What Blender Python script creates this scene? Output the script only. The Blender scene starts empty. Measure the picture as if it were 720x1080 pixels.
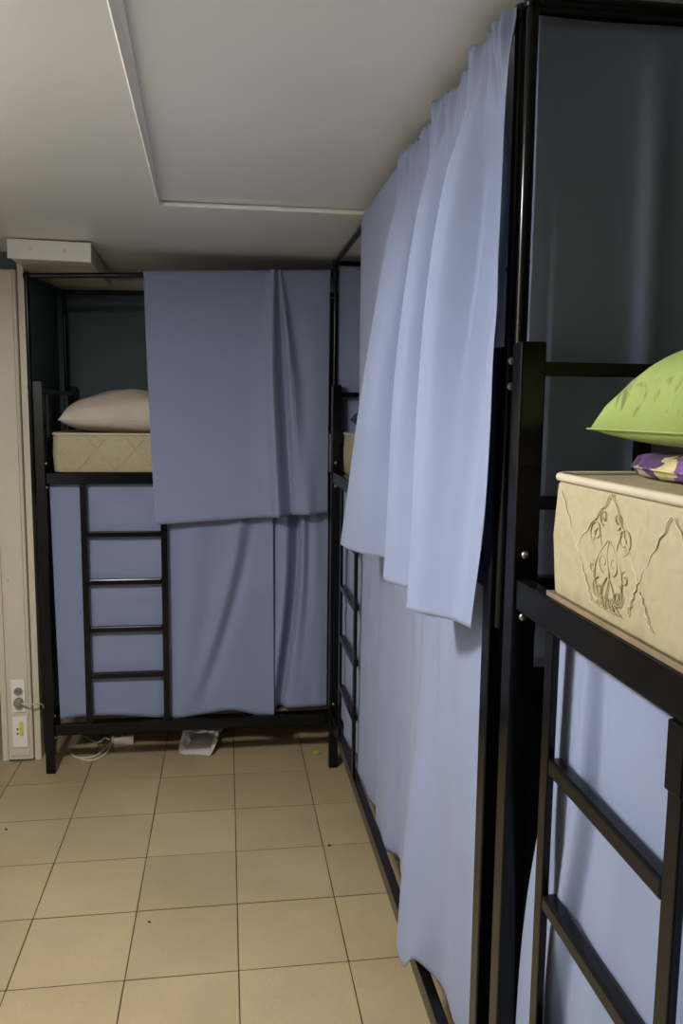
import bpy, bmesh, math, random
import numpy as np
from mathutils import Vector, Matrix
random.seed(7)
PI = math.pi
scene = bpy.context.scene
C = scene.collection

# ------------------------------------------------------------------ camera
F_PX, PITCH, YAW, ROLL, CAM_H = 852.48, 0.124813, 0.142070, 0.010923, 1.5034
cam_d = bpy.data.cameras.new('camera'); cam = bpy.data.objects.new('camera', cam_d); C.objects.link(cam)
cam_d.sensor_fit = 'VERTICAL'; cam_d.sensor_height = 36.0; cam_d.lens = F_PX / 1080 * 36.0
cam_d.clip_start = 0.02
_f = Vector((math.sin(YAW) * math.cos(PITCH), math.cos(YAW) * math.cos(PITCH), -math.sin(PITCH)))
_r = Vector((math.cos(YAW), -math.sin(YAW), 0)); _u = _r.cross(_f)
_r2 = _r * math.cos(ROLL) + _u * math.sin(ROLL); _u2 = _u * math.cos(ROLL) - _r * math.sin(ROLL)
cam.matrix_world = Matrix(((_r2.x, _u2.x, -_f.x, 0), (_r2.y, _u2.y, -_f.y, 0), (_r2.z, _u2.z, -_f.z, CAM_H), (0, 0, 0, 1)))
scene.camera = cam

# ------------------------------------------------------------------ world, exposure
w = bpy.data.worlds.new('world'); scene.world = w; w.use_nodes = True
w.node_tree.nodes['Background'].inputs[0].default_value = (0.6, 0.65, 0.75, 1)
w.node_tree.nodes['Background'].inputs[1].default_value = 0.0
vs = scene.view_settings
vs.view_transform = 'Standard'; vs.look = 'None'; vs.gamma = 1.0; vs.use_curve_mapping = False
vs.exposure = -0.1
LAMP_POS = (-0.73, 1.23, 2.115)
LAMP_STRENGTH = 215.0
LAMP_COLOR = (1.0, 0.985, 0.96, 1)

# ------------------------------------------------------------------ materials
def srgb(r, g, b):
    f = lambda c: (c / 255 / 12.92) if c / 255 <= 0.04045 else ((c / 255 + 0.055) / 1.055) ** 2.4
    return (f(r), f(g), f(b), 1)

def nodes(name):
    m = bpy.data.materials.new(name); m.use_nodes = True
    nt = m.node_tree
    return m, nt, nt.nodes['Principled BSDF'], nt.nodes, nt.links

def coord(nt, scale=(1, 1, 1), kind='Object'):
    tc = nt.nodes.new('ShaderNodeTexCoord'); mp = nt.nodes.new('ShaderNodeMapping')
    mp.inputs['Scale'].default_value = scale
    nt.links.new(tc.outputs[kind], mp.inputs['Vector'])
    return mp.outputs['Vector']

def noise(nt, vec, scale, detail=3, rough=0.5, dist=0):
    n = nt.nodes.new('ShaderNodeTexNoise')
    n.inputs['Scale'].default_value = scale; n.inputs['Detail'].default_value = detail
    n.inputs['Roughness'].default_value = rough; n.inputs['Distortion'].default_value = dist
    nt.links.new(vec, n.inputs['Vector'])
    return n.outputs['Fac']

def ramp(nt, fac, stops):
    r = nt.nodes.new('ShaderNodeValToRGB'); e = r.color_ramp.elements
    while len(e) < len(stops): e.new(0.5)
    for el, (p, c) in zip(e, stops): el.position = p; el.color = c
    nt.links.new(fac, r.inputs['Fac'])
    return r.outputs['Color']

def bump(nt, bs, h, strength, dist):
    b = nt.nodes.new('ShaderNodeBump'); b.inputs['Strength'].default_value = strength
    b.inputs['Distance'].default_value = dist
    nt.links.new(h, b.inputs['Height']); nt.links.new(b.outputs['Normal'], bs.inputs['Normal'])

def simple(name, col, rough=0.6, vary=0.0, scale=8, metallic=0, bmp=0, bdist=0.002, bscale=None, spec=0.5):
    m, nt, bs, N, L = nodes(name)
    bs.inputs['Roughness'].default_value = rough; bs.inputs['Metallic'].default_value = metallic
    bs.inputs['Specular IOR Level'].default_value = spec
    v = coord(nt)
    f = noise(nt, v, scale, 4)
    lo = tuple(c * (1 - vary) for c in col[:3]) + (1,); hi = tuple(min(1, c * (1 + vary)) for c in col[:3]) + (1,)
    L.new(ramp(nt, f, [(0.3, lo), (0.7, hi)]), bs.inputs['Base Color'])
    if bmp: bump(nt, bs, noise(nt, v, bscale or scale * 6, 3), bmp, bdist)
    return m

M = {}
M['black'] = simple('black_gloss_paint', (0.004, 0.004, 0.0044, 1), 0.19, 0.2, 20, spec=0.25)
M['steel'] = simple('zinc_bolt', srgb(190, 188, 180), 0.3, 0.1, 60, metallic=1)
M['white'] = simple('ceiling_white', srgb(231, 229, 226), 0.34, 0.03, 2.5, bmp=0.12, bdist=0.004, bscale=5)
M['trim'] = simple('white_trim', srgb(238, 235, 226), 0.4, 0.03, 6)
M['plastic'] = simple('cream_plastic', srgb(214, 204, 184), 0.38, 0.04, 5)
M['plastic_dark'] = simple('grey_plastic', srgb(140, 130, 118), 0.45, 0.06, 9)
M['teal'] = simple('teal_wall_paint', srgb(82, 104, 104), 0.7, 0.07, 3, bmp=0.2, bdist=0.003, bscale=40)
M['bounce_wall'] = simple('pale_bounce_wall_paint', srgb(214, 210, 202), 0.8, 0.04, 2)  # pale paint of the added left wall, chosen for its bounce
M['board'] = simple('plywood_board', srgb(122, 106, 80), 0.7, 0.2, 14)
M['white_cloth'] = simple('white_pillow_cotton', srgb(206, 196, 178), 0.9, 0.08, 7, bmp=0.35, bdist=0.01, bscale=14)
M['paper'] = simple('white_bag_plastic', srgb(232, 229, 222), 0.45, 0.06, 18, bmp=0.5, bdist=0.008, bscale=22)
M['cable'] = simple('white_cable', srgb(205, 200, 188), 0.4, 0.04, 10)
M['dark'] = simple('dark_debris', srgb(40, 32, 24), 0.8, 0.2, 40)
M['hole'] = simple('socket_hole_black', (0.008, 0.008, 0.008, 1), 0.6, 0.1, 30)
M['sticker'] = simple('yellow_green_sticker', srgb(206, 204, 70), 0.5, 0.15, 60)
M['wrapper'] = simple('yellow_green_wrapper', srgb(180, 176, 40), 0.35, 0.2, 60)
M['piping'] = simple('cream_piping', srgb(192, 182, 158), 0.75, 0.05, 30)
M['thread'] = simple('olive_embroidery', srgb(160, 148, 104), 0.75, 0.1, 40)
M['quilt'] = simple('pale_quilting_thread', srgb(196, 185, 152), 0.75, 0.06, 40)
M['grout'] = simple('dark_grout', srgb(78, 66, 48), 0.9, 0.2, 12)

def curtain_mat(name, col):
    m, nt, bs, N, L = nodes(name)
    v = coord(nt)
    f = noise(nt, v, 2.2, 3)
    lo = tuple(c * 0.96 for c in col[:3]) + (1,); hi = tuple(c * 1.04 for c in col[:3]) + (1,)
    c = ramp(nt, f, [(0.3, lo), (0.7, hi)])
    L.new(c, bs.inputs['Base Color'])
    bs.inputs['Roughness'].default_value = 0.72
    bs.inputs['Specular IOR Level'].default_value = 0.25
    bs.inputs['Sheen Weight'].default_value = 0.25
    cr = noise(nt, coord(nt, (1.2, 1.2, 6)), 1.6, 2, 0.4)
    bump(nt, bs, cr, 0.25, 0.012)
    tr = N.new('ShaderNodeBsdfTranslucent'); L.new(c, tr.inputs['Color'])
    mx = N.new('ShaderNodeMixShader'); mx.inputs[0].default_value = 0.24
    L.new(bs.outputs[0], mx.inputs[1]); L.new(tr.outputs[0], mx.inputs[2])
    L.new(mx.outputs[0], nt.nodes['Material Output'].inputs['Surface'])
    return m
CUR = (0.282, 0.335, 0.50, 1)
M['curtain'] = curtain_mat('light_blue_curtain_cloth', CUR)

def tile_mat():
    m, nt, bs, N, L = nodes('beige_floor_tile')
    v = coord(nt, kind='Object')
    oi = N.new('ShaderNodeObjectInfo')
    add = N.new('ShaderNodeVectorMath'); add.operation = 'ADD'
    L.new(v, add.inputs[0]); L.new(oi.outputs['Location'], add.inputs[1])
    fine = noise(nt, add.outputs[0], 150, 4, 0.7)
    big = noise(nt, add.outputs[0], 2.3, 4, 0.6)
    c1 = ramp(nt, fine, [(0.2, srgb(166, 148, 113)), (0.5, srgb(177, 159, 124)), (0.8, srgb(186, 169, 134))])
    c2 = ramp(nt, big, [(0.3, (0.86, 0.85, 0.83, 1)), (0.75, (1.05, 1.05, 1.05, 1))])
    mu = N.new('ShaderNodeMix'); mu.data_type = 'RGBA'; mu.blend_type = 'MULTIPLY'; mu.inputs[0].default_value = 1
    L.new(c1, mu.inputs[6]); L.new(c2, mu.inputs[7])
    hs = N.new('ShaderNodeHueSaturation')
    mr = N.new('ShaderNodeMapRange'); mr.inputs[3].default_value = 0.93; mr.inputs[4].default_value = 1.05
    L.new(oi.outputs['Random'], mr.inputs[0]); L.new(mr.outputs[0], hs.inputs['Value'])
    L.new(mu.outputs[2], hs.inputs['Color']); L.new(hs.outputs[0], bs.inputs['Base Color'])
    bs.inputs['Roughness'].default_value = 0.5
    bump(nt, bs, fine, 0.08, 0.002)
    return m
M['tile'] = tile_mat()

def mattress_mat():
    m, nt, bs, N, L = nodes('cream_damask_mattress')
    v = coord(nt)
    f = noise(nt, v, 34, 3, 0.5, 0.6)
    L.new(ramp(nt, f, [(0.35, srgb(162, 151, 119)), (0.5, srgb(167, 157, 126)), (0.65, srgb(160, 148, 116))]), bs.inputs['Base Color'])
    bs.inputs['Roughness'].default_value = 0.6
    bump(nt, bs, noise(nt, v, 9, 3), 0.35, 0.012)
    return m
M['mattress'] = mattress_mat()

def green_mat():
    m, nt, bs, N, L = nodes('green_floral_pillow_print')
    v = coord(nt)
    base = ramp(nt, noise(nt, v, 6, 3), [(0.3, srgb(128, 146, 66)), (0.7, srgb(150, 166, 96))])
    st = coord(nt, (1.0, 1.5, 1.0))
    tw = noise(nt, st, 17, 4, 0.62, 1.0)
    mask = ramp(nt, tw, [(0.55, (0, 0, 0, 1)), (0.64, (0.8, 0.8, 0.8, 1))])
    patch = ramp(nt, noise(nt, v, 7, 2), [(0.42, (0, 0, 0, 1)), (0.52, (1, 1, 1, 1))])
    mm = N.new('ShaderNodeMath'); mm.operation = 'MULTIPLY'; L.new(mask, mm.inputs[0]); L.new(patch, mm.inputs[1])
    ink = ramp(nt, noise(nt, v, 16, 2), [(0.42, srgb(92, 104, 46)), (0.5, srgb(118, 88, 58)), (0.64, srgb(142, 72, 50))])
    mx = N.new('ShaderNodeMix'); mx.data_type = 'RGBA'
    L.new(mm.outputs[0], mx.inputs[0]); L.new(base, mx.inputs[6]); L.new(ink, mx.inputs[7])
    L.new(mx.outputs[2], bs.inputs['Base Color']); bs.inputs['Roughness'].default_value = 0.85
    bump(nt, bs, noise(nt, v, 9, 3), 0.3, 0.01)
    return m
M['green'] = green_mat()

def purple_mat(name='purple_floral_print', dark=False):
    m, nt, bs, N, L = nodes(name)
    v = coord(nt)
    vo = N.new('ShaderNodeTexVoronoi'); vo.inputs['Scale'].default_value = 24
    nz = N.new('ShaderNodeTexNoise'); nz.inputs['Scale'].default_value = 30; L.new(v, nz.inputs['Vector'])
    sc = N.new('ShaderNodeVectorMath'); sc.operation = 'SCALE'; sc.inputs[3].default_value = 0.05; L.new(nz.outputs['Color'], sc.inputs[0])
    ad = N.new('ShaderNodeVectorMath'); ad.operation = 'ADD'; L.new(v, ad.inputs[0]); L.new(sc.outputs[0], ad.inputs[1])
    L.new(ad.outputs[0], vo.inputs['Vector'])
    sep = N.new('ShaderNodeSeparateColor'); L.new(vo.outputs['Color'], sep.inputs[0])
    if dark: st = [(0.0, srgb(40, 32, 62)), (0.5, srgb(60, 44, 92)), (0.85, srgb(196, 160, 170))]
    else: st = [(0.0, srgb(54, 40, 56)), (0.3, srgb(128, 84, 150)), (0.55, srgb(206, 196, 138)), (0.8, srgb(150, 108, 172))]
    c = ramp(nt, sep.outputs[0], st)
    c2 = ramp(nt, noise(nt, v, 22, 3), [(0.35, (0.55, 0.55, 0.55, 1)), (0.6, (1, 1, 1, 1))])
    mu = N.new('ShaderNodeMix'); mu.data_type = 'RGBA'; mu.blend_type = 'MULTIPLY'; mu.inputs[0].default_value = 1
    L.new(c, mu.inputs[6]); L.new(c2, mu.inputs[7]); L.new(mu.outputs[2], bs.inputs['Base Color'])
    bs.inputs['Roughness'].default_value = 0.9
    return m
M['purple'] = purple_mat()
M['purple_dark'] = purple_mat('dark_purple_bedding_print', True)

def lamp_mat():
    m, nt, bs, N, L = nodes('lit_opal_glass')
    f = noise(nt, coord(nt), 4, 2)
    L.new(ramp(nt, f, [(0.3, LAMP_COLOR), (0.7, LAMP_COLOR)]), bs.inputs['Emission Color'])
    bs.inputs['Emission Strength'].default_value = LAMP_STRENGTH
    return m
M['lamp'] = lamp_mat()

# ------------------------------------------------------------------ helpers
class MB:
    def __init__(s): s.v = []; s.f = []; s.smooth = []
    def add(s, vs, fs, smooth=False):
        o = len(s.v); s.v += [tuple(p) for p in vs]
        s.f += [tuple(i + o for i in f) for f in fs]; s.smooth += [smooth] * len(fs)
        return s
    def box(s, x0, x1, y0, y1, z0, z1, b=0.0):
        if b <= 0:
            vs = [(x, y, z) for z in (z0, z1) for y in (y0, y1) for x in (x0, x1)]
            return s.add(vs, [(0, 2, 3, 1), (4, 5, 7, 6), (0, 1, 5, 4), (2, 6, 7, 3), (0, 4, 6, 2), (1, 3, 7, 5)])
        bm = bmesh.new(); bmesh.ops.create_cube(bm, size=1)
        for v in bm.verts:
            v.co = Vector((x0 if v.co.x < 0 else x1, y0 if v.co.y < 0 else y1, z0 if v.co.z < 0 else z1))
        bmesh.ops.bevel(bm, geom=bm.edges[:], offset=b, segments=2, affect='EDGES', profile=0.5)
        bm.verts.index_update()
        s.add([v.co[:] for v in bm.verts], [[v.index for v in f.verts] for f in bm.faces]); bm.free()
        return s
    def tube(s, pts, r, n=10, cap=True, closed=False):
        P = [Vector(p) for p in pts]; rings = []
        R = r if isinstance(r, (list, tuple)) else [r] * len(P)
        m = len(P); ref = None
        for i, p in enumerate(P):
            if closed: t = (P[(i + 1) % m] - P[i - 1]).normalized()
            else: t = ((P[min(i + 1, m - 1)]) - (P[max(i - 1, 0)])).normalized()
            if ref is None:
                ref = Vector((0, 0, 1)) if abs(t.z) < 0.9 else Vector((1, 0, 0))
            a = t.cross(ref).normalized(); b = a.cross(t).normalized(); ref = b
            rings.append([p + a * math.cos(2 * PI * k / n) * R[i] + b * math.sin(2 * PI * k / n) * R[i] for k in range(n)])
        vs = [q for rg in rings for q in rg]; fs = []
        for i in range(m if closed else m - 1):
            j = (i + 1) % m
            for k in range(n): fs.append((i * n + k, i * n + (k + 1) % n, j * n + (k + 1) % n, j * n + k))
        s.add(vs, fs, True)
        if cap and not closed:
            s.add(rings[0], [tuple(range(n))[::-1]]); s.add(rings[-1], [tuple(range(n))])
        return s
    def build(s, name, mat, parent=None, kind=None):
        me = bpy.data.meshes.new(name); me.from_pydata(s.v, [], s.f); me.update()
        me.polygons.foreach_set('use_smooth', s.smooth)
        bm = bmesh.new(); bm.from_mesh(me); bmesh.ops.recalc_face_normals(bm, faces=bm.faces[:]); bm.to_mesh(me); bm.free()
        return link(name, me, mat, parent, kind)

def link(name, me, mat, parent=None, kind=None):
    if mat and not me.materials: me.materials.append(mat)
    o = bpy.data.objects.new(name, me); C.objects.link(o)
    if parent: o.parent = parent
    if kind: o['kind'] = kind
    return o

def empty(name, loc, rz=0):
    o = bpy.data.objects.new(name, None); C.objects.link(o); o.location = loc; o.rotation_euler = (0, 0, rz)
    o.empty_display_size = 0.05
    return o

def tag(o, label, cat, group=None):
    o['label'] = label; o['category'] = cat
    if group: o['group'] = group
    return o

def mesh_at(mb, name, mat, loc):
    """build with origin at loc (verts given in world space)"""
    mb.v = [(x - loc[0], y - loc[1], z - loc[2]) for x, y, z in mb.v]
    o = mb.build(name, mat); o.location = loc
    return o

# ------------------------------------------------------------------ the room
ZC = 2.115
XL, XR, YB, YF = -1.13, 1.27, 4.12, -2.4
def struct(name, mb, mat, parent=None): return mb.build(name, mat, parent, None if parent else 'structure')

floor = struct('floor', MB().box(XL, XR, YF, YB, -0.10, -0.0012), M['grout'])
# tiles
T = 0.3; TX0, TY0 = -0.5762, 3.2285
tile_bm = MB().box(-0.1482, 0.1482, -0.1476, 0.1476, -0.008, 0.0, 0.0008)
tile_me = None
i0 = math.floor((XL - TX0) / T); i1 = math.ceil((XR - TX0) / T)
j0 = math.floor((YF - TY0) / T); j1 = math.ceil((YB - TY0) / T)
rt = random.Random(3)
for i in range(i0, i1):
    for j in range(j0, j1):
        x0, x1 = max(TX0 + i * T, XL), min(TX0 + (i + 1) * T, XR)
        y0, y1 = max(TY0 + j * T, YF), min(TY0 + (j + 1) * T, YB)
        if x1 - x0 < 0.02 or y1 - y0 < 0.02: continue
        if x1 - x0 > 0.299 and y1 - y0 > 0.299:
            if tile_me is None:
                t = tile_bm.build('tile', M['tile'], floor); tile_me = t.data
            else: t = link('tile', tile_me, None, floor)
            t.location = ((x0 + x1) / 2, (y0 + y1) / 2, rt.uniform(-0.0006, 0.0006))
            t.rotation_euler = (0, 0, rt.uniform(-0.0035, 0.0035))
        else:
            hx, hy = (x1 - x0) / 2 - 0.0017, (y1 - y0) / 2 - 0.0017
            t = MB().box(-hx, hx, -hy, hy, -0.008, 0, 0.0022).build('tile', M['tile'], floor)
            t.location = ((x0 + x1) / 2, (y0 + y1) / 2, 0)

# ceiling: lower boards on the left and far side, an uneven higher panel on the right
EY, EX = 2.60, -0.196                       # corner of the higher panel
SL = (EX + 0.172) / (EY - 1.335)            # its edge is not quite parallel to the room
ex = lambda y: EX + SL * (y - EY)
def prism(poly, z0, z1):
    n = len(poly); mb = MB()
    vs = [(x, y, z0) for x, y in poly] + [(x, y, z1) for x, y in poly]
    fs = [tuple(range(n))[::-1], tuple(range(n, 2 * n))] + [(k, (k + 1) % n, n + (k + 1) % n, n + k) for k in range(n)]
    return mb.add(vs, fs)
ceiling = struct('ceiling', MB().box(XL, XR, YF, YB, 2.52, 2.60), M['white'])
prism([(XL, YF), (ex(YF), YF), (EX, EY), (EX, YB), (XL, YB)], ZC, 2.52).build('ceiling_board', M['white'], ceiling)
prism([(EX, EY), (XR, EY), (XR, YB), (EX, YB)], ZC + 0.0005, 2.52).build('ceiling_board', M['white'], ceiling)
pz = lambda y: ZC + 0.013
mb = MB(); ys = [EY - 0.004, 1.8, 1.0, 0.4, YF]
vs = []
for y in ys: vs += [(ex(y) + 0.001, y, pz(y)), (XR, y, pz(y)), (ex(y) + 0.001, y, pz(y) + 0.02), (XR, y, pz(y) + 0.02)]
fs = []
for k in range(len(ys) - 1):
    a = 4 * k; b = a + 4
    fs += [(a, a + 1, b + 1, b), (a + 2, b + 2, b + 3, a + 3), (a, b, b + 2, a + 2), (a + 1, a + 3, b + 3, b + 1)]
fs += [(0, 2, 3, 1), (16, 17, 19, 18)]
mb.add(vs, fs); mb.build('raised_panel', M['white'], ceiling)
struct('trim_1', MB().box(EX + 0.012, XR, EY - 0.010, EY + 0.006, ZC - 0.003, ZC + 0.009, 0.002), M['trim'])
ww = lambda y: min(0.034, 0.003 + 0.0145 * (EY - y))
mb = MB(); ys = [YF, 0.4, 1.0, 1.6, 2.1, EY - 0.012]; vs = []; fs = []
for y in ys:
    for dx, z in ((-0.003, ZC - 0.0005), (0.001, ZC - 0.004), (ww(y), ZC + 0.006), (ww(y), ZC + 0.0125), (0.0005, ZC + 0.0125), (0.0005, ZC - 0.0005)):
        vs.append((ex(y) + dx, y, z))
for k in range(len(ys) - 1):
    for q in range(6): fs.append((6 * k + q, 6 * k + (q + 1) % 6, 6 * k + 6 + (q + 1) % 6, 6 * k + 6 + q))
fs += [tuple(range(6)), tuple(6 * (len(ys) - 1) + q for q in range(6))]
mb.add(vs, fs); struct('trim_2', mb, M['trim'])

struct('wall_back', MB().box(XL - 0.1, XR + 0.1, YB, YB + 0.1, -0.1, 2.6), M['teal'])
struct('trim_3', MB().box(-0.80, XR, YB - 0.012, YB, 2.062, ZC, 0.002), M['trim'])
struct('wall_right', MB().box(XR, XR + 0.1, YF - 0.1, YB + 0.1, -0.1, 2.6), M['teal'])
struct('wall_left_bounce', MB().box(XL - 0.1, XL, YF - 0.1, YB + 0.1, -0.1, 2.6), M['bounce_wall'])  # unseen wall, added close and pale to bounce lamp light onto the ceiling
struct('wall_front', MB().box(XL - 0.1, XR + 0.1, YF - 0.1, YF, -0.1, 2.6), M['teal'])
PX0, PX1, PY = -0.952, -0.798, 3.475
wp = struct('wall_partition', MB().box(PX0, PX1, PY, YB, 0, ZC), M['teal'])
wp_white = MB().box(PX0 - 0.002, PX0 + 0.022, PY - 0.010, PY + 0.05, 0.0, ZC - 0.05, 0.002)
wp_white.build('corner_strip', M['plastic'], wp)
MB().box(PX1 - 0.024, PX1 + 0.002, PY - 0.010, PY + 0.05, 0.0, ZC - 0.02, 0.002).build('corner_strip', M['plastic'], wp)

# lamp (left of the frame, on the ceiling)
lamp = tag(empty('ceiling_lamp', LAMP_POS), 'round opal ceiling lamp lit over the aisle, left of the picture', 'lamp')
def lathe(prof, n=28):
    mb = MB(); vs = []; fs = []
    for r, z in prof:
        for k in range(n): vs.append((r * math.cos(2 * PI * k / n), r * math.sin(2 * PI * k / n), z))
    for i in range(len(prof) - 1):
        for k in range(n): fs.append((i * n + k, i * n + (k + 1) % n, (i + 1) * n + (k + 1) % n, (i + 1) * n + k))
    mb.add(vs, fs, True)
    mb.add(vs[:n], [tuple(range(n))]); mb.add(vs[-n:], [tuple(range(n))])
    return mb
lathe([(0.160, -0.001), (0.160, -0.022), (0.158, -0.024), (0.06, -0.024)]).build('base_plate', M['trim'], lamp)
lathe([(0.152, -0.0245), (0.152, -0.027), (0.148, -0.029), (0.10, -0.030), (0.04, -0.030), (0.002, -0.030)]).build('glass_shade', M['lamp'], lamp)

# ------------------------------------------------------------------ bunk beds
BL, BW, PS = 2.04, 0.77, 0.038
bolt_me = None
def bolt(parent, loc, axis='x'):
    global bolt_me
    if bolt_me is None:
        prof = [(0.0062, 0.0), (0.0062, 0.0015), (0.0055, 0.003), (0.0035, 0.0045), (0.0005, 0.005)]
        o = lathe(prof, 10).build('bolt', M['steel'], parent); bolt_me = o.data
    else: o = link('bolt', bolt_me, None, parent)
    o.location = loc
    o.rotation_euler = {'x': (0, PI / 2, 0), '-x': (0, -PI / 2, 0), '-y': (PI / 2, 0, 0)}[axis]
    return o

def make_bed(label, loc, rz, ladder, tops, edge=False, rung_z=(1.032, 0.836, 0.640, 0.444), mid=1.258, low=0.246):
    """local frame: length along +x (0..BL), front at y=0, depth +y."""
    t = tag(empty('bunk_bed', loc, rz), label, 'bunk bed', 'black metal bunk beds')
    K = M['black']; B = 0.003
    for x0 in (0, BL - PS):
        for y0 in (0, BW - PS):
            MB().box(x0, x0 + PS, y0, y0 + PS, 0, 1.605, B).build('post', K, t)
    for z0, z1 in ((mid - 0.046, mid), (low - 0.046, low)):
        for y0 in (0.004, BW - 0.029):
            MB().box(PS + 0.0005, BL - PS - 0.0005, y0, y0 + 0.025, z0, z1, B).build('side_rail', K, t)
        for x0 in (0.006, BL - 0.031):
            MB().box(x0, x0 + 0.025, PS + 0.0005, BW - PS - 0.0005, z0, z1, B).build('end_rail', K, t)
        MB().box(0.16, BL - 0.16, 0.034 if z1 > 1 else 0.09, BW - 0.032, z1 - 0.012, z1 - 0.0005).build('bed_base', M['board'], t)
        if edge and z1 > 1: MB().box(0.145, BL - 0.145, 0.0075, 0.034, z1 + 0.0003, z1 + 0.0075, 0.001).build('base_edge', M['board'], t)
    for x0 in (0.009, BL - 0.029):
        for z in (1.567, 1.37):
            MB().box(x0, x0 + 0.02, PS + 0.0005, BW - PS - 0.0005, z - 0.010, z + 0.010, 0.002).build('headboard_bar', K, t)
        for y in (0.202, BW - 0.202):
            MB().box(x0 + 0.001, x0 + 0.019, y - 0.010, y + 0.010, 1.381, 1.556).build('headboard_spindle', K, t)
        for z in (0.55,):
            MB().box(x0, x0 + 0.02, PS + 0.0005, BW - PS - 0.0005, z - 0.01, z + 0.01, 0.002).build('headboard_bar', K, t)
    # curtain frame: four tubes clamped to the post ends and four rails
    r = 0.009
    corners = [(-r - 0.001, 0.015), (BL + r + 0.001, 0.015), (BL + r + 0.001, BW - 0.02), (-r - 0.001, BW - 0.02)]
    for (x, y), z in zip(corners, tops):
        tb = MB().tube([(x, y, 1.16), (x, y, z - 0.012)], r, 12).build('canopy_tube', K, t)
        MB().tube([(x, y, z - 0.0115), (x, y, z - 0.006), (x, y, z + 0.008), (x, y, z + 0.012)], [0.011, 0.013, 0.013, 0.009], 12).build('tube_joint', K, tb)
    for k in range(4):
        a = Vector((*corners[k], tops[k])); b = Vector((*corners[(k + 1) % 4], tops[(k + 1) % 4]))
        d = (b - a).normalized()
        MB().tube([a + d * 0.014, b - d * 0.014], 0.0105, 10).build('canopy_rail', K, t)
    # rail plates and bolts on the inner post faces
    for xx, ax, s in ((PS, 'x', 1), (BL - PS, '-x', -1)):
        for z0 in (mid - 0.046, low - 0.046):
            x0, x1 = sorted((xx + s * 0.0006, xx + s * 0.004))
            MB().box(x0, x1, 0.0295, 0.036, z0 - 0.03, z0 + 0.085).build('bracket', K, t)
            for dz in (0.082, -0.012): bolt(t, (xx + s * 0.0001, 0.017, z0 + dz), ax)
    for x, s, ax in ((-r - 0.001, -1, '-x'), (BL + r + 0.001, 1, 'x')):
        for z in (1.582, 1.543): bolt(t, (x + s * 0.0085, 0.015, z), ax)
    # ladder
    la, lb = ladder
    ld = empty('ladder', (0, 0, 0)); ld.parent = t
    for x in (la, lb):
        MB().box(x - 0.0125, x + 0.0125, 0.0045, 0.0155, low + 0.0003, mid - 0.0463, 0.002).build('ladder_rail', K, ld)
    MB().box(lb - 0.0145, lb + 0.0145, 0.0015, 0.0185, mid - 0.118, mid - 0.0466, 0.002).build('ladder_sleeve', K, ld)
    for z in rung_z:
        MB().box(la + 0.0127, lb - 0.0127, 0.0045, 0.0255, z - 0.012, z + 0.012, 0.004).build('rung', K, ld)
    return t

FAR_X, FAR_Y = -0.745, 3.312
RB_X, RB_Y = 0.42, 3.272
NB_X, NB_Y = 0.42, 1.168
far_bed = make_bed('black metal bunk bed along the back wall, white pillow on top', (FAR_X, FAR_Y, 0), 0, (0.178, 0.492), (2.003, 2.085, 2.085, 2.045), False, (0.998, 0.802, 0.605, 0.410), 1.247, 0.208)
right_bed = make_bed('black metal bunk bed along the right side, curtained, reaching into the corner', (RB_X, RB_Y, 0), -PI / 2, (0.275, 0.625), (2.085, 2.085, 2.085, 2.085))
near_bed = make_bed('black metal bunk bed nearest the camera, green pillow on top', (NB_X, NB_Y, 0), -PI / 2, (0.168, 0.482), (2.085, 2.085, 2.085, 2.085), True)

# ------------------------------------------------------------------ mattresses
def rounded_loop(x0, x1, y0, y1, r, z, n=6):
    pts = []
    for cx, cy, a0 in ((x1 - r, y1 - r, 0), (x0 + r, y1 - r, PI / 2), (x0 + r, y0 + r, PI), (x1 - r, y0 + r, 1.5 * PI)):
        for k in range(n + 1):
            a = a0 + PI / 2 * k / n; pts.append((cx + r * math.cos(a), cy + r * math.sin(a), z))
    return pts
def make_mattress(label, bed, z0, h, group='cream mattresses on the bunks', x0=0.155, piping=True, y0=0.006):
    L = BL - 2 * x0; W = BW - 0.033 - y0
    e = tag(empty('mattress', bed.matrix_basis @ Vector((x0, y0, z0)), bed.rotation_euler.z), label, 'mattress', group)
    mb = MB(); prof = [(0.003, 0.0), (0.001, 0.004), (0.0, 0.02), (-0.003, h * 0.5), (0.0, h - 0.012), (0.003, h - 0.004), (0.014, h)]
    loops = [rounded_loop(i, L - i, i, W - i, 0.030, z) for i, z in prof]
    n = len(loops[0]); vs = [p for l in loops for p in l]; fs = []
    for a in range(len(loops) - 1):
        for k in range(n): fs.append((a * n + k, a * n + (k + 1) % n, (a + 1) * n + (k + 1) % n, (a + 1) * n + k))
    fs.append(tuple(range(n))); fs.append(tuple((len(loops) - 1) * n + k for k in range(n)))
    mb.add(vs, fs[:-2], True); o2 = len(vs); mb.add([], []); mb.f += fs[-2:]; mb.smooth += [False, False]
    body = mb.build('cover', M['mattress'], e)
    if piping:
        MB().tube(rounded_loop(0.001, L - 0.001, 0.001, W - 0.001, 0.030, h - 0.001), 0.0055, 8, closed=True).build('piping', M['piping'], e)
    return e
RAIL_TOP = 1.258; BT = RAIL_TOP + 0.0095
m_far = make_mattress('cream quilted mattress under the white pillow on the back bunk', far_bed, 1.249, 0.152, x0=0.066)
m_right = make_mattress('cream mattress mostly hidden behind the gathered blue curtain', right_bed, RAIL_TOP + 0.002, 0.155, x0=0.10, y0=0.038)
m_near = make_mattress('cream damask mattress with scroll embroidery under the green pillow', near_bed, BT, 0.155, x0=0.150)
make_mattress('cream lower mattress showing a thin edge below the back bunk curtain', far_bed, 0.2095, 0.15, x0=0.07, piping=False, y0=0.115)
make_mattress('cream lower mattress behind the long curtain of the right bunk', right_bed, 0.2475, 0.15, x0=0.07, piping=False, y0=0.115)
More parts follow.
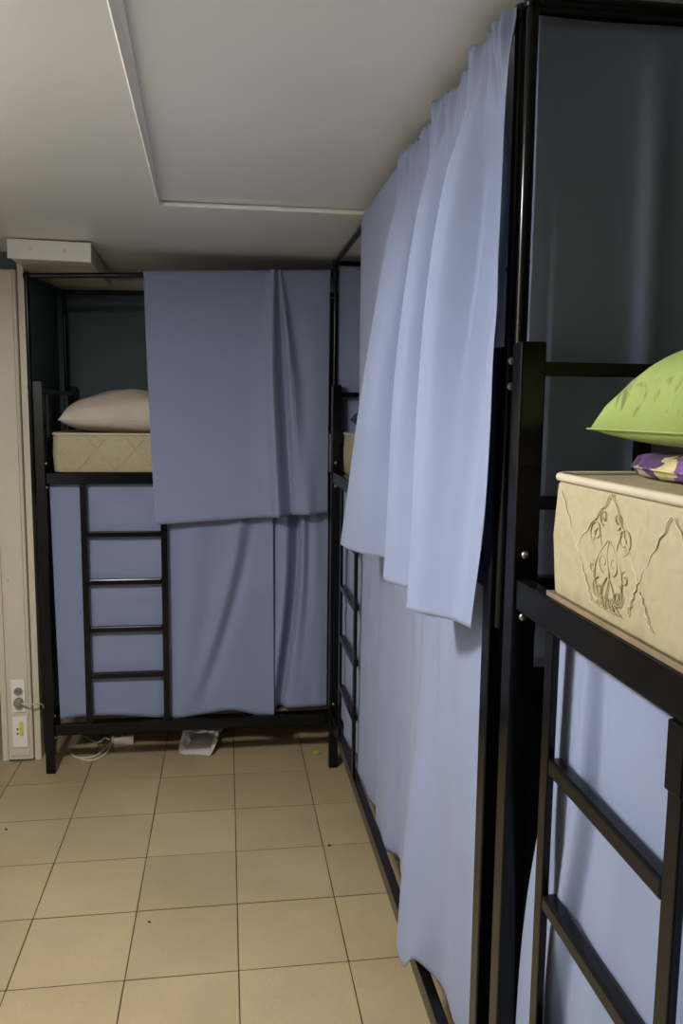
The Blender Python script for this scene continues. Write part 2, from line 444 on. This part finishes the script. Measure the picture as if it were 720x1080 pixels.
make_mattress('cream lower mattress behind the curtain of the nearest bunk', near_bed, 0.2475, 0.15, x0=0.12, piping=False, y0=0.115)

# embroidery on the near mattress side: world (Y,Z) on plane X, converted to mattress space
XF = NB_X + 0.006 - 0.003
def m_near_local(y, z, out=0.0):
    return (m_near.location.y - y, (XF - out) - m_near.location.x, z - m_near.location.z)
def spiral(cy, cz, r, turns, a0, sgn=1, n=26):
    pts = []
    for k in range(n):
        f = k / (n - 1); a = a0 + sgn * turns * 2 * PI * f; rr = r * (1 - 0.78 * f)
        pts.append((cy + rr * math.cos(a), cz + rr * math.sin(a)))
    return pts
def motif(cy, cz, s):
    out = []
    for sg in (-1, 1):
        out.append(spiral(cy + sg * 0.034 * s, cz + 0.036 * s, 0.017 * s, 1.3, -PI / 2, sg))
        out.append(spiral(cy + sg * 0.017 * s, cz + 0.056 * s, 0.010 * s, 1.2, -PI / 2, sg))
        out.append(spiral(cy + sg * 0.024 * s, cz - 0.030 * s, 0.014 * s, 1.2, PI / 2, -sg))
        out.append(spiral(cy + sg * 0.012 * s, cz + 0.004 * s, 0.012 * s, 1.0, -PI / 2, sg))
        out.append([(cy + sg * (0.004 + 0.03 * math.sin(PI * f)) * s, cz + (0.03 - 0.085 * f) * s) for f in np.linspace(0, 1, 14)])
        out.append([(cy + sg * (0.002 + 0.014 * math.sin(PI * f)) * s, cz + (-0.012 - 0.045 * f) * s) for f in np.linspace(0, 1, 12)])
        for k in range(4):
            a = -PI / 2 + sg * (0.12 + 0.28 * k)
            out.append([(cy + (0.012 + 0.028 * f) * math.cos(a) * s, cz - 0.028 * s + (0.012 + 0.028 * f) * math.sin(a) * s) for f in np.linspace(0, 1, 5)])
    for sg in (-1, 1):
        out.append(spiral(cy + sg * 0.040 * s, cz - 0.006 * s, 0.009 * s, 1.2, PI / 2, sg))
        out.append(spiral(cy + sg * 0.010 * s, cz - 0.040 * s, 0.008 * s, 1.1, -PI / 2, -sg))
        out.append([(cy + sg * (0.018 + 0.022 * f) * s, cz + (0.022 + 0.02 * math.sin(3 * f)) * s) for f in np.linspace(0, 1, 8)])
    out.append([(cy + 0.003 * math.sin(9 * f), cz + (0.03 - 0.08 * f) * s) for f in np.linspace(0, 1, 10)])
    return out
for cy, cz in ((0.842, 1.332), (0.60, 1.352), (0.33, 1.345), (0.06, 1.352), (-0.21, 1.345), (-0.48, 1.352)):
    mbm = MB()
    for pts in motif(cy, cz, 0.98):
        mbm.tube([m_near_local(a, max(1.284, min(1.413, b)), -0.0004) for a, b in pts], 0.0008, 6)
    emb = mbm.build('scroll_embroidery', M['thread'], m_near); emb['label'] = 'olive scroll embroidery on the side'
def wavy(p, q, n=22, amp=0.0016, fr=4):
    d = Vector((q[0] - p[0], q[1] - p[1])); nn = Vector((-d.y, d.x)).normalized()
    return [(p[0] + d.x * f + nn.x * amp * math.sin(fr * 2 * PI * f), p[1] + d.y * f + nn.y * amp * math.sin(fr * 2 * PI * f)) for f in np.linspace(0, 1, n)]
mbq = MB()
for k in range(6):
    o = -0.265 * k
    for p, q in (((0.978, 1.405), (0.915, 1.330)), ((0.915, 1.330), (0.880, 1.285)), ((0.842, 1.415), (0.775, 1.328)), ((0.775, 1.328), (0.720, 1.404)),
                 ((0.775, 1.328), (0.795, 1.290)), ((0.842, 1.415), (0.925, 1.345)), ((0.770, 1.320), (0.745, 1.285))):
        if p[0] + o < -0.62: continue
        mbq.tube([m_near_local(a + o, b, -0.0004) for a, b in wavy(p, q)], 0.0008, 6)
mbq.build('quilting_seam', M['quilt'], m_near)
# quilting on the far mattress front
mbq = MB()
for k in range(12):
    x = 0.10 + 0.15 * k
    if x + 0.12 > 1.8: break
    mbq.tube([(a, -0.0024, b) for a, b in wavy((x, 0.012), (x + 0.11, 0.138), 16)], 0.0013, 6)
    mbq.tube([(a, -0.0024, b) for a, b in wavy((x + 0.14, 0.012), (x + 0.03, 0.138), 16)], 0.0013, 6)
mbq.build('quilting_seam', M['thread'], m_far)

# ------------------------------------------------------------------ pillows and bedding
def pillow_obj(name, label, cat, mat, center, L, W, Tt, rz=0, tilt=(0, 0), seed=1, lowk=0.5, corner=0.12, group=None, pw=0.45, te=2.3, rnd=0.02):
    rr = np.random.RandomState(seed); ph = rr.rand(6) * 6
    nu, nv = 44, 36; mb = MB(); top = {}; vs = []; fs = []
    def xy(u, v):
        # corners pulled out, sides bowed in
        x = u * (1 - corner * (1 - abs(v) ** 2) * abs(u) ** 3 * 0.5); y = v * (1 - corner * (1 - abs(u) ** 2) * abs(v) ** 3 * 0.5)
        k = 1 - rnd * (abs(u) * abs(v)) ** 5
        return x * k * L / 2, y * k * W / 2
    def th(u, v):
        a = max(0, 1 - abs(u) ** te); b = max(0, 1 - abs(v) ** te)
        return (a * b) ** pw
    idx = {}
    for side in (1, -1):
        for i in range(nu + 1):
            for j in range(nv + 1):
                u = -1 + 2 * i / nu; v = -1 + 2 * j / nv
                edge = i in (0, nu) or j in (0, nv)
                if side == -1 and edge: idx[(side, i, j)] = idx[(1, i, j)]; continue
                x, y = xy(u, v); t = th(u, v)
                k = (1 - lowk) if side == 1 else lowk
                wr = 1 + 0.05 * math.sin(7 * u + ph[0] + 3 * v) + 0.04 * math.sin(9 * v + ph[1] - 4 * u)
                z = side * Tt * k * t * wr
                if side == -1: z = max(z, -Tt * lowk * 0.82)
                idx[(side, i, j)] = len(vs); vs.append((x, y, z))
    for side in (1, -1):
        for i in range(nu):
            for j in range(nv):
                q = (idx[(side, i, j)], idx[(side, i + 1, j)], idx[(side, i + 1, j + 1)], idx[(side, i, j + 1)])
                fs.append(q if side == 1 else q[::-1])
    mb.add(vs, fs, True)
    e = tag(empty(name, center, rz), label, cat, group)
    e.rotation_euler = (tilt[0], tilt[1], rz)
    mb.build('pillow_cover', mat, e)
    loop = []
    for i in range(nu): loop.append(vs[idx[(1, i, 0)]])
    for j in range(nv): loop.append(vs[idx[(1, nu, j)]])
    for i in range(nu): loop.append(vs[idx[(1, nu - i, nv)]])
    for j in range(nv): loop.append(vs[idx[(1, 0, nv - j)]])
    MB().tube(loop, 0.0013, 6, closed=True).build('seam', mat, e)
    return e
MT = BT + 0.155
pillow_obj('pillow', 'plump white pillow on the mattress of the back bunk', 'pillow', M['white_cloth'], (-0.37, 3.62, 1.402 + 0.052), 0.62, 0.46, 0.185, 0.03, (0, 0), 3, 0.33)
pillow_obj('pillow', 'bright green pillow with brown flower print on the nearest bunk', 'pillow', M['green'], (0.800, 0.815, MT + 0.0345 + 0.026), 0.66, 0.44, 0.19, -0.02, (0, 0.0), 5, 0.165, 0.05)
pillow_obj('pillow', 'purple and cream floral pillow squashed flat under the green one', 'pillow', M['purple'], (0.826, 0.785, MT + 0.0150), 0.66, 0.46, 0.034, 0.0, (0, 0), 8, 0.46, 0.04, None, 0.4, 14, 0.10)
pillow_obj('folded_blanket', 'dark purple folded bedding glimpsed behind the corner post', 'blanket', M['purple_dark'], (0.78, 2.98, MT + 0.046), 0.60, 0.44, 0.13, 0.0, (0, 0), 11, 0.42, 0.02)

# ------------------------------------------------------------------ curtains
def catmull(P, n):
    P = np.array(P, float); m = len(P)
    Q = np.vstack([2 * P[0] - P[1], P, 2 * P[-1] - P[-2]])
    out = []
    for u in np.linspace(0, m - 1, n):
        k = min(int(u), m - 2); t = u - k
        p0, p1, p2, p3 = Q[k], Q[k + 1], Q[k + 2], Q[k + 3]
        out.append(0.5 * (2 * p1 + (p2 - p0) * t + (2 * p0 - 5 * p1 + 4 * p2 - p3) * t * t + (3 * p1 - p0 - 3 * p2 + p3) * t ** 3))
    return np.array(out)
def curtain(label, plane, base, rows, nu=180, nv=60, extra=None, group='light blue bunk curtains', ease=1.0):
    """rows: list of (v, [(along, out, z), ...]) control rows, top to bottom.
    plane 'y': along = world x, out = toward -y from base.  plane 'x': along = world y, out = toward -x from base."""
    R = [(v, catmull(p, nu)) for v, p in rows]
    vsn = []; V = np.array([r[0] for r in R]); D = np.array([r[1] for r in R])
    if len(R) > 2:                       # monotone-style slopes so the folds run smoothly down the cloth
        dv = np.diff(V)[:, None, None]; sec = np.diff(D, axis=0) / dv; sl = np.zeros_like(D)
        sl[0] = sec[0]; sl[-1] = sec[-1]
        sl[1:-1] = (sec[:-1] * dv[1:] + sec[1:] * dv[:-1]) / (dv[1:] + dv[:-1])
        sl[1:-1] = np.where(sec[:-1] * sec[1:] > 0, sl[1:-1], 0.35 * sl[1:-1])
    for v in np.linspace(0, 1, nv):
        k = min(max(int(np.searchsorted(V, v, 'right')) - 1, 0), len(R) - 2); h = V[k + 1] - V[k]; f = (v - V[k]) / h
        if len(R) == 2: row = D[0] * (1 - f) + D[1] * f
        else:
            row = (2 * f ** 3 - 3 * f ** 2 + 1) * D[k] + (f ** 3 - 2 * f ** 2 + f) * h * sl[k] + (3 * f ** 2 - 2 * f ** 3) * D[k + 1] + (f ** 3 - f ** 2) * h * sl[k + 1]
        if extra is not None: row = extra(row.copy(), v)
        vsn.append(row)
    A = np.array(vsn)
    if plane == 'y': pts = np.stack([A[..., 0], base - A[..., 1], A[..., 2]], -1)
    else: pts = np.stack([base - A[..., 1], A[..., 0], A[..., 2]], -1)
    loc = pts[0].mean(0)
    pts = (pts - loc).reshape(-1, 3)
    fs = [(a * nu + b, a * nu + b + 1, (a + 1) * nu + b + 1, (a + 1) * nu + b) for a in range(nv - 1) for b in range(nu - 1)]
    me = bpy.data.meshes.new('curtain'); me.from_pydata(pts.tolist(), [], fs); me.update()
    me.polygons.foreach_set('use_smooth', [True] * len(fs))
    o = link('curtain', me, M['curtain']); o.location = loc
    s = o.modifiers.new('thickness', 'SOLIDIFY'); s.thickness = 0.0012; s.offset = 0
    return tag(o, label, 'curtain', group)

Z = lambda pts, z: [(a, b, (z(a) if callable(z) else z)) for a, b in pts]
lin = lambda x0, z0, x1, z1: (lambda x: z0 + (z1 - z0) * (x - x0) / (x1 - x0))

# back bunk, upper curtain over the canopy rail
zt = lin(FAR_X, 2.015, FAR_X + BL, 2.097)
top = [(-.314, .012), (-.15, .012), (.02, .012), (.13, .012), (.172, .012), (.185, .030), (.193, .030), (.205, .010), (.215, .026), (.235, .014), (.32, .012), (.418, .012)]
q1 = [(-.308, .014), (-.15, .016), (.02, .014), (.10, .016), (.150, .028), (.176, .052), (.190, .050), (.226, .006), (.246, .044), (.285, .016), (.35, .020), (.416, .012)]
bot = [(-.285, .030), (-.13, .028), (.02, .026), (.11, .028), (.170, .040), (.200, .074), (.218, .070), (.262, .013), (.285, .030), (.330, .050), (.37, .028), (.414, .014)]
curtain('light blue upper curtain hanging from the rail of the back bunk', 'y', FAR_Y + 0.004, [(0, Z(top, zt)), (.3, [(a, b, 1.75) for a, b in q1]), (1, Z(bot, lin(-.285, 1.04, .42, 1.085)))])

# back bunk, lower curtains behind the ladder
def crease(zc, amp=0.004):
    def f(row, v):
        row[:, 1] += amp * np.exp(-((row[:, 2] - zc) / 0.012) ** 2); return row
    return f
BASE2 = FAR_Y + 0.046
def slack(row, v):
    row = crease(0.73)(row, v)
    f = (1.235 - row[:, 2]) / 1.0; xc = 0.10 - 0.24 * f ** 1.6
    row[:, 1] += np.sin(PI * np.clip(f, 0, 1)) * (0.020 * np.exp(-((row[:, 0] - xc + 0.03) / 0.030) ** 2) - 0.018 * np.exp(-((row[:, 0] - xc - 0.02) / 0.026) ** 2))
    return row
top = [(-.702, .004), (-.60, .004), (-.5, .006), (-.4, .003), (-.3, .006), (-.2, .006), (-.1, .01), (-.03, .004), (.05, .014), (.12, .004), (.19, .012)]
bot = [(-.690, .002), (-.62, -.004), (-.5, .008), (-.4, .004), (-.3, .004), (-.26, -.004), (-.2, .016), (-.1, .004), (.02, .010), (.12, .014), (.196, .02)]
zb = lambda x: 0.218 + 0.012 * math.sin(11 * x + 1) - (0.02 if x > 0.05 else 0)
curtain('light blue lower curtain behind the ladder of the back bunk', 'y', BASE2, [(0, Z(top, 1.235)), (1, Z(bot, zb))], extra=slack)
top = [(.165, .0), (.20, .002), (.235, .020), (.258, .020), (.298, -.030), (.318, .014), (.345, .000), (.37, .012), (.40, .004), (.425, .004)]
mid = [(.165, .0), (.19, .004), (.225, .026), (.246, .026), (.288, -.034), (.308, .016), (.34, .006), (.37, .012), (.40, .008), (.425, .002)]
bot = [(.165, .0), (.172, .002), (.180, .014), (.192, .014), (.228, -.036), (.25, .006), (.30, .014), (.35, .008), (.39, .010), (.425, .002)]
curtain('light blue lower curtain beside the corner post of the back bunk', 'y', BASE2 + 0.012, [(0, Z(top, 1.235)), (.5, Z(mid, .74)), (1, Z(bot, .226))])

# right bunk, upper gathered curtain
XB = RB_X - 0.002
top = [(2.52, .006), (2.25, .007), (2.04, .006), (1.97, .000), (1.94, .014), (1.90, .016), (1.85, .008), (1.79, .000), (1.66, .000), (1.61, .016), (1.57, .016), (1.54, .006), (1.50, .000), (1.41, .000), (1.375, .016), (1.34, .014), (1.31, .004), (1.28, .002), (1.245, .004), (1.205, .006)]
q1 = [(2.53, .004), (2.28, .006), (2.06, .004), (1.985, -.020), (1.935, .038), (1.89, .043), (1.84, .020), (1.78, -.050), (1.64, -.040), (1.60, .040), (1.56, .045), (1.53, .010), (1.49, -.055), (1.42, -.040), (1.385, .045), (1.345, .045), (1.31, .000), (1.275, -.025), (1.24, -.005), (1.205, .012)]
q2 = [(2.54, .002), (2.36, .006), (2.19, .012), (2.11, .015), (2.065, .075), (2.01, .080), (1.93, .060), (1.86, -.045), (1.73, -.045), (1.695, .062), (1.64, .065), (1.60, .020), (1.55, -.050), (1.50, -.045), (1.445, .068), (1.40, .068), (1.355, .020), (1.31, -.012), (1.26, .010), (1.200, .016)]
bot = [(2.56, .001), (2.48, .006), (2.38, .020), (2.31, .050), (2.25, .096), (2.18, .096), (2.08, .070), (1.97, .005), (1.84, .004), (1.785, .062), (1.72, .066), (1.66, .040), (1.61, .005), (1.55, .005), (1.49, .074), (1.43, .072), (1.38, .045), (1.345, .024), (1.31, .018), (1.272, .014)]
zh = lambda y: 1.130 + 0.012 * max(0, (1.5 - y) / 0.2) - 0.02 * max(0, (y - 2.25) / .3)
q3 = [(a0 * .36 + a1 * .64, max(.003, b0 * .36 + b1 * .64), 1.272) for (a0, b0), (a1, b1) in zip(q2, bot)]
def ruffle(row, v):
    z = row[:, 2]; y = row[:, 0]
    k = np.clip((z - 1.97) / 0.10, 0, 1); near = np.clip((1.98 - y) / 0.1, 0, 1)
    row[:, 1] += k * near * (0.0085 * np.sin(150 * y + 9 * np.sin(11 * y)) + 0.004 * np.sin(310 * y + 40 * z)) * (0.35 + 0.65 * np.abs(np.sin(19.0 * y)))
    row[:, 2] += np.clip((z - 2.05) / 0.05, 0, 1) * near * 0.0022 * np.sin(190 * y + 5 * np.sin(17 * y))
    near2 = np.exp(-((y - 1.24) / 0.05) ** 2)
    row[:, 0] += near2 * (0.010 * np.sin(13 * z) - 0.014 * np.exp(-((z - 1.66) / .05) ** 2))
    return row
curtain('bright blue gathered curtain hanging over the upper right bunk', 'x', XB,
        [(0, Z(top, 2.088)), (.06, Z(top, 2.035)), (.22, Z(q1, 1.89)), (.6, Z(q2, 1.52)), (.86, q3), (1, Z(bot, zh))], nu=520, nv=120, extra=ruffle)

# right bunk, lower curtains
XC = RB_X + 0.046
ys = np.linspace(3.22, 1.70, 20)
top = [(y, .006 + .006 * math.sin(31 * y)) for y in ys]
bot = [(y, .006 + .011 * math.sin(17 * y + 1) + .006 * math.sin(41 * y)) for y in ys]
zb = lambda y: .226 + .034 * max(0, math.sin(9 * y + 2.2))
curtain('light blue lower curtain behind the ladder of the right bunk', 'x', XC, [(0, Z(top, 1.235)), (1, Z(bot, zb))], nu=240, extra=crease(.70))
top = [(1.80, .012), (1.74, .014), (1.68, .010), (1.62, .016), (1.55, .010), (1.47, .016), (1.40, .012), (1.32, .014), (1.236, .010)]
mid = [(1.80, .016), (1.745, .022), (1.68, .006), (1.62, .014), (1.55, .008), (1.47, .014), (1.40, .010), (1.32, .010), (1.236, .008)]
q3 = [(1.79, .046), (1.745, .054), (1.68, .050), (1.62, .030), (1.55, .010), (1.47, .012), (1.40, .006), (1.32, .006), (1.236, .006)]
bot = [(1.775, .062), (1.745, .066), (1.69, .062), (1.63, .052), (1.57, .006), (1.47, .008), (1.40, .004), (1.32, .006), (1.236, .004)]
zb = lambda y: .225 if y > 1.68 else (.285 if y > 1.6 else .262)
def crease2(row, v):
    row[:, 1] += .005 * np.exp(-((row[:, 2] - .63 - .3 * (row[:, 0] - 1.3)) / .011) ** 2) * np.clip((1.5 - row[:, 0]) / .06, 0, 1)
    return row
curtain('light blue lower curtain with hem flipped over the bottom rail of the right bunk', 'x', XC - 0.004, [(0, Z(top, 1.235)), (.4, Z(mid, .85)), (.75, Z(q3, .45)), (1, Z(bot, zb))], extra=crease2)

# end curtains
ez = NB_Y + 0.024
xs = np.linspace(.452, 1.17, 40)
top = [(x, .002 + .003 * math.sin(20 * x)) for x in xs]
bot = [(x, .000 + .010 * math.sin(15 * x) + .018 * math.exp(-((x - .65) / .025) ** 2)) for x in xs]
q1 = [(x, .002 + .007 * math.sin(17 * x) + .017 * math.exp(-((x - .645) / .022) ** 2)) for x in xs]
curtain('dark shaded blue curtain across the head of the nearest bunk', 'y', NB_Y + 0.036, [(0, Z(top, 2.075)), (.3, Z(q1, 1.85)), (1, Z(bot, 1.10))])
xs = np.linspace(.45, 1.17, 14)
top = [(x, .002 + .003 * math.sin(20 * x)) for x in xs]
bot = [(x, .002 + .008 * math.sin(23 * x)) for x in xs]
curtain('shaded blue curtain across the far end of the right bunk, behind the corner post', 'y', RB_Y + 0.0245, [(0, Z(top, 2.08)), (1, Z(bot, 1.28))])

# near bunk, lower curtain
XN = NB_X + 0.040
ys = [1.126, 1.08, 1.045, 1.01, .985, .955, .90, .85, .78, .72, .66, .58, .50, .40, .28, .14, 0.0, -.2, -.4, -.6, -.82]
ot = [.004, .006, .004, .010, -.004, .004, .006, .008, .002, .006, .002, .006, .002, .006, .002, .006, .002, .006, .002, .006, .002]
ob = [.010, .014, .010, .016, -.006, .000, .012, .006, .012, .002, .010, .014, .002, .012, .0, .014, .0, .014, .0, .014, .0]
def nrow(far, k, z):
    return [(far + (y - 1.126) * (far + .82) / (1.126 + .82), a * (1 - k) + b * k, z) for y, a, b in zip(ys, ot, ob)]
curtain('light blue lower curtain behind the ladder of the nearest bunk', 'x', XN, [(0, nrow(1.045, 0, 1.235)), (.3, nrow(1.06, .5, .95)), (.45, nrow(1.10, .7, .78)), (1, nrow(1.126, 1, .235))], nu=300)

# ------------------------------------------------------------------ socket column, ceiling box
sc = tag(empty('socket_column', (-0.872, PY - 0.001, 0.0)), 'tall cream plastic trunking column with sockets beside the back bunk', 'trunking')
MB().box(-0.053, 0.048, -0.028, 0, 0.010, 2.045, 0.006).build('trunk', M['plastic'], sc)
MB().box(-0.040, 0.036, -0.0335, -0.0285, 0.030, 2.040, 0.002).build('front_cover', M['plastic'], sc)
sp = MB().box(-0.030, 0.026, -0.040, -0.034, 0.225, 0.365, 0.002).build('socket_plate', M['trim'], sc)
def disc(r0, r1, y0, y1):
    mb = lathe([(r0, 0), (r1, y0 - y1)], 20); mb.v = [(x, y0 - z, y) for x, y, z in mb.v]
    return mb
so = MB().tube([(0.0, -0.0405, 0.318), (0.0, -0.0435, 0.318)], 0.0195, 20).build('socket', M['plastic'], sc)
MB().tube([(0.0, -0.0437, 0.318), (0.0, -0.0445, 0.318)], 0.0165, 20).build('socket_well', M['plastic_dark'], so)
for dx in (-0.0065, 0.0065):
    MB().tube([(dx, -0.0446, 0.318), (dx, -0.0452, 0.318)], 0.0028, 10).build('pin_hole', M['hole'], so)
sp2 = MB().box(-0.030, 0.030, -0.040, -0.034, 0.070, 0.205, 0.002).build('data_plate', M['trim'], sc)
for z in (0.132, 0.152): MB().tube([(-0.010, -0.0403, z), (-0.010, -0.0408, z)], 0.0042, 12).build('pin_hole', M['hole'], sp2)
MB().box(-0.002, 0.014, -0.0412, -0.0402, 0.122, 0.182).build('sticker', M['sticker'], sp2)
MB().tube([(-0.026, -0.0337, 0.79), (-0.026, -0.0352, 0.79)], 0.004, 10).build('screw', M['steel'], sc)

plug = tag(empty('power_plug', (-0.872, PY - 0.0415, 0.275)), 'beige round plug with cable in the socket column', 'plug')
MB().tube([(0.002, 0.0, 0.0), (0.002, -0.010, 0), (0.002, -0.028, 0), (0.002, -0.034, 0)], [0.0165, 0.0185, 0.0175, 0.012], 18).build('plug_body', M['plastic_dark'], plug)
MB().tube([(0.002, -0.024, 0), (0.03, -0.03, -0.002), (0.06, -0.026, -0.006), (0.09, 0.01, -0.02), (0.10, 0.06, -0.08), (0.105, 0.07, -0.16), (0.11, 0.06, -0.255)], 0.0035, 8).build('cable', M['cable'], plug)

cb = tag(empty('ceiling_box', (-0.640, 3.19, 2.04)), 'white box duct under the ceiling above the back bunk', 'duct')
mb = MB()
a, b, dz = -0.142, 0.145, 0.0
MB().box(a, b, 0, 0.66, 0.004, 0.068, 0.003).build('duct_body', M['plastic'], cb)
MB().box(a - 0.004, b + 0.004, -0.006, -0.0005, 0.0, 0.0705, 0.002).build('end_cover', M['trim'], cb)
for x in (-0.065, 0.055): MB().tube([(x, -0.0062, 0.036), (x, -0.0075, 0.036)], 0.006, 12).build('screw', M['plastic'], cb)
cb.rotation_euler = (0, 0.012, 0.02)

# ------------------------------------------------------------------ things on the floor
def crumple(label, name, cat, mat, loc, dims, seed, opening=True):
    rr = np.random.RandomState(seed); n, m = 16, 9; mb = MB(); vs = []
    for i in range(m):
        f = i / (m - 1)
        for k in range(n):
            a = 2 * PI * k / n
            sx = (abs(math.cos(a)) ** 0.55) * math.copysign(1, math.cos(a)); sz = (abs(math.sin(a)) ** 0.55) * math.copysign(1, math.sin(a))
            s = 1 - 0.28 * f + 0.26 * (rr.rand() - .5)
            x = sx * s * dims[0] / 2; z = (sz * s * 0.5 + 0.5) * dims[2] * (1 - 0.25 * f) + 0.004 * rr.rand()
            y = f * dims[1] + 0.03 * (rr.rand() - .5) * (1 if i else 0.9) - (0.05 * (1 - f) ** 2 if sz < -0.2 else 0)
            vs.append((x + 0.02 * (rr.rand() - .5), y, max(0.0006, z if sz > -0.6 else 0.0006 + 0.002 * rr.rand())))
    fs = [(i * n + k, i * n + (k + 1) % n, (i + 1) * n + (k + 1) % n, (i + 1) * n + k) for i in range(m - 1) for k in range(n)]
    fs.append(tuple((m - 1) * n + k for k in range(n)))
    mb.add(vs, fs, False)
    o = mb.build(name, mat); o.location = loc
    s = o.modifiers.new('thickness', 'SOLIDIFY'); s.thickness = 0.0012; s.offset = 0
    return tag(o, label, cat)
bag = crumple('crumpled white plastic bag lying open under the back bunk', 'plastic_bag', 'bag', M['paper'], (-0.135, 3.485, 0.0006), (0.15, 0.22, 0.085), 4)
bag.rotation_euler = (0, 0, -0.25)

def cable(label, pts, r=0.0035):
    P = catmull(pts, 60)
    mb = MB().tube([tuple(p) for p in P], r, 8)
    o = mesh_at(mb, 'cable', M['cable'], tuple(P[0]))
    return tag(o, label, 'cable', 'white cables under the back bunk')
cable('white cable looping widest on the tiles beside the left bed leg', [(-.72, 3.62, .004), (-.66, 3.47, .004), (-.58, 3.46, .004), (-.54, 3.51, .015), (-.519, 3.545, .022)])
cable('white cable curving in front of the power strip under the back bunk', [(-.63, 3.44, .004), (-.58, 3.425, .004), (-.535, 3.46, .008), (-.515, 3.51, .022), (-.511, 3.538, .032)])
cable('white cable running back from the power strip to the wall', [(-.70, 3.75, .004), (-.60, 3.62, .004), (-.57, 3.58, .02), (-.545, 3.57, .04), (-.524, 3.562, .034)])
ps = tag(empty('power_strip', (-0.475, 3.575, 0), 0.45), 'small beige power strip at the end of the white cables', 'power strip')
MB().box(-0.04, 0.05, -0.024, 0.024, 0.0, 0.045, 0.005).build('strip_body', M['plastic'], ps)
for k in range(2): MB().tube([(-0.017 + 0.042 * k, 0, 0.0455), (-0.017 + 0.042 * k, 0, 0.047)], 0.016, 14).build('socket', M['plastic_dark'], ps)

wr = MB(); rr = random.Random(5)
bm = bmesh.new(); bmesh.ops.create_icosphere(bm, subdivisions=2, radius=0.014)
for v in bm.verts: v.co *= rr.uniform(0.7, 1.15); v.co.z = max(-0.008, v.co.z * 0.8)
wr.add([v.co[:] for v in bm.verts], [[v.index for v in f.verts] for f in bm.faces]); bm.free()
o = wr.build('wrapper', M['wrapper']); o.location = (0.385, 3.385, 0.0088); tag(o, 'tiny yellow-green crumpled wrapper beside the corner post', 'litter')
def crumb(label, x, y, r, seed):
    rr = random.Random(seed); bm = bmesh.new(); bmesh.ops.create_icosphere(bm, subdivisions=1, radius=r)
    for v in bm.verts: v.co *= rr.uniform(0.7, 1.2); v.co.x *= 1.5; v.co.z *= 0.5
    zmin = min(v.co.z for v in bm.verts)
    mb = MB().add([v.co[:] for v in bm.verts], [[v.index for v in f.verts] for f in bm.faces]); bm.free()
    o = mb.build('crumb', M['dark']); o.location = (x, y, -zmin + 0.0004); o.rotation_euler.z = rr.uniform(0, 3); tag(o, label, 'litter', 'dark crumbs on the tiles')
crumb('dark crumb on the tiles near the left edge of the picture', -0.79, 2.87, 0.005, 1)
crumb('dark crumb on the tiles close to the right bunk rail', 0.345, 2.62, 0.006, 2)
crumb('dark crumb in the middle of the tiled aisle', -0.235, 2.27, 0.004, 3)
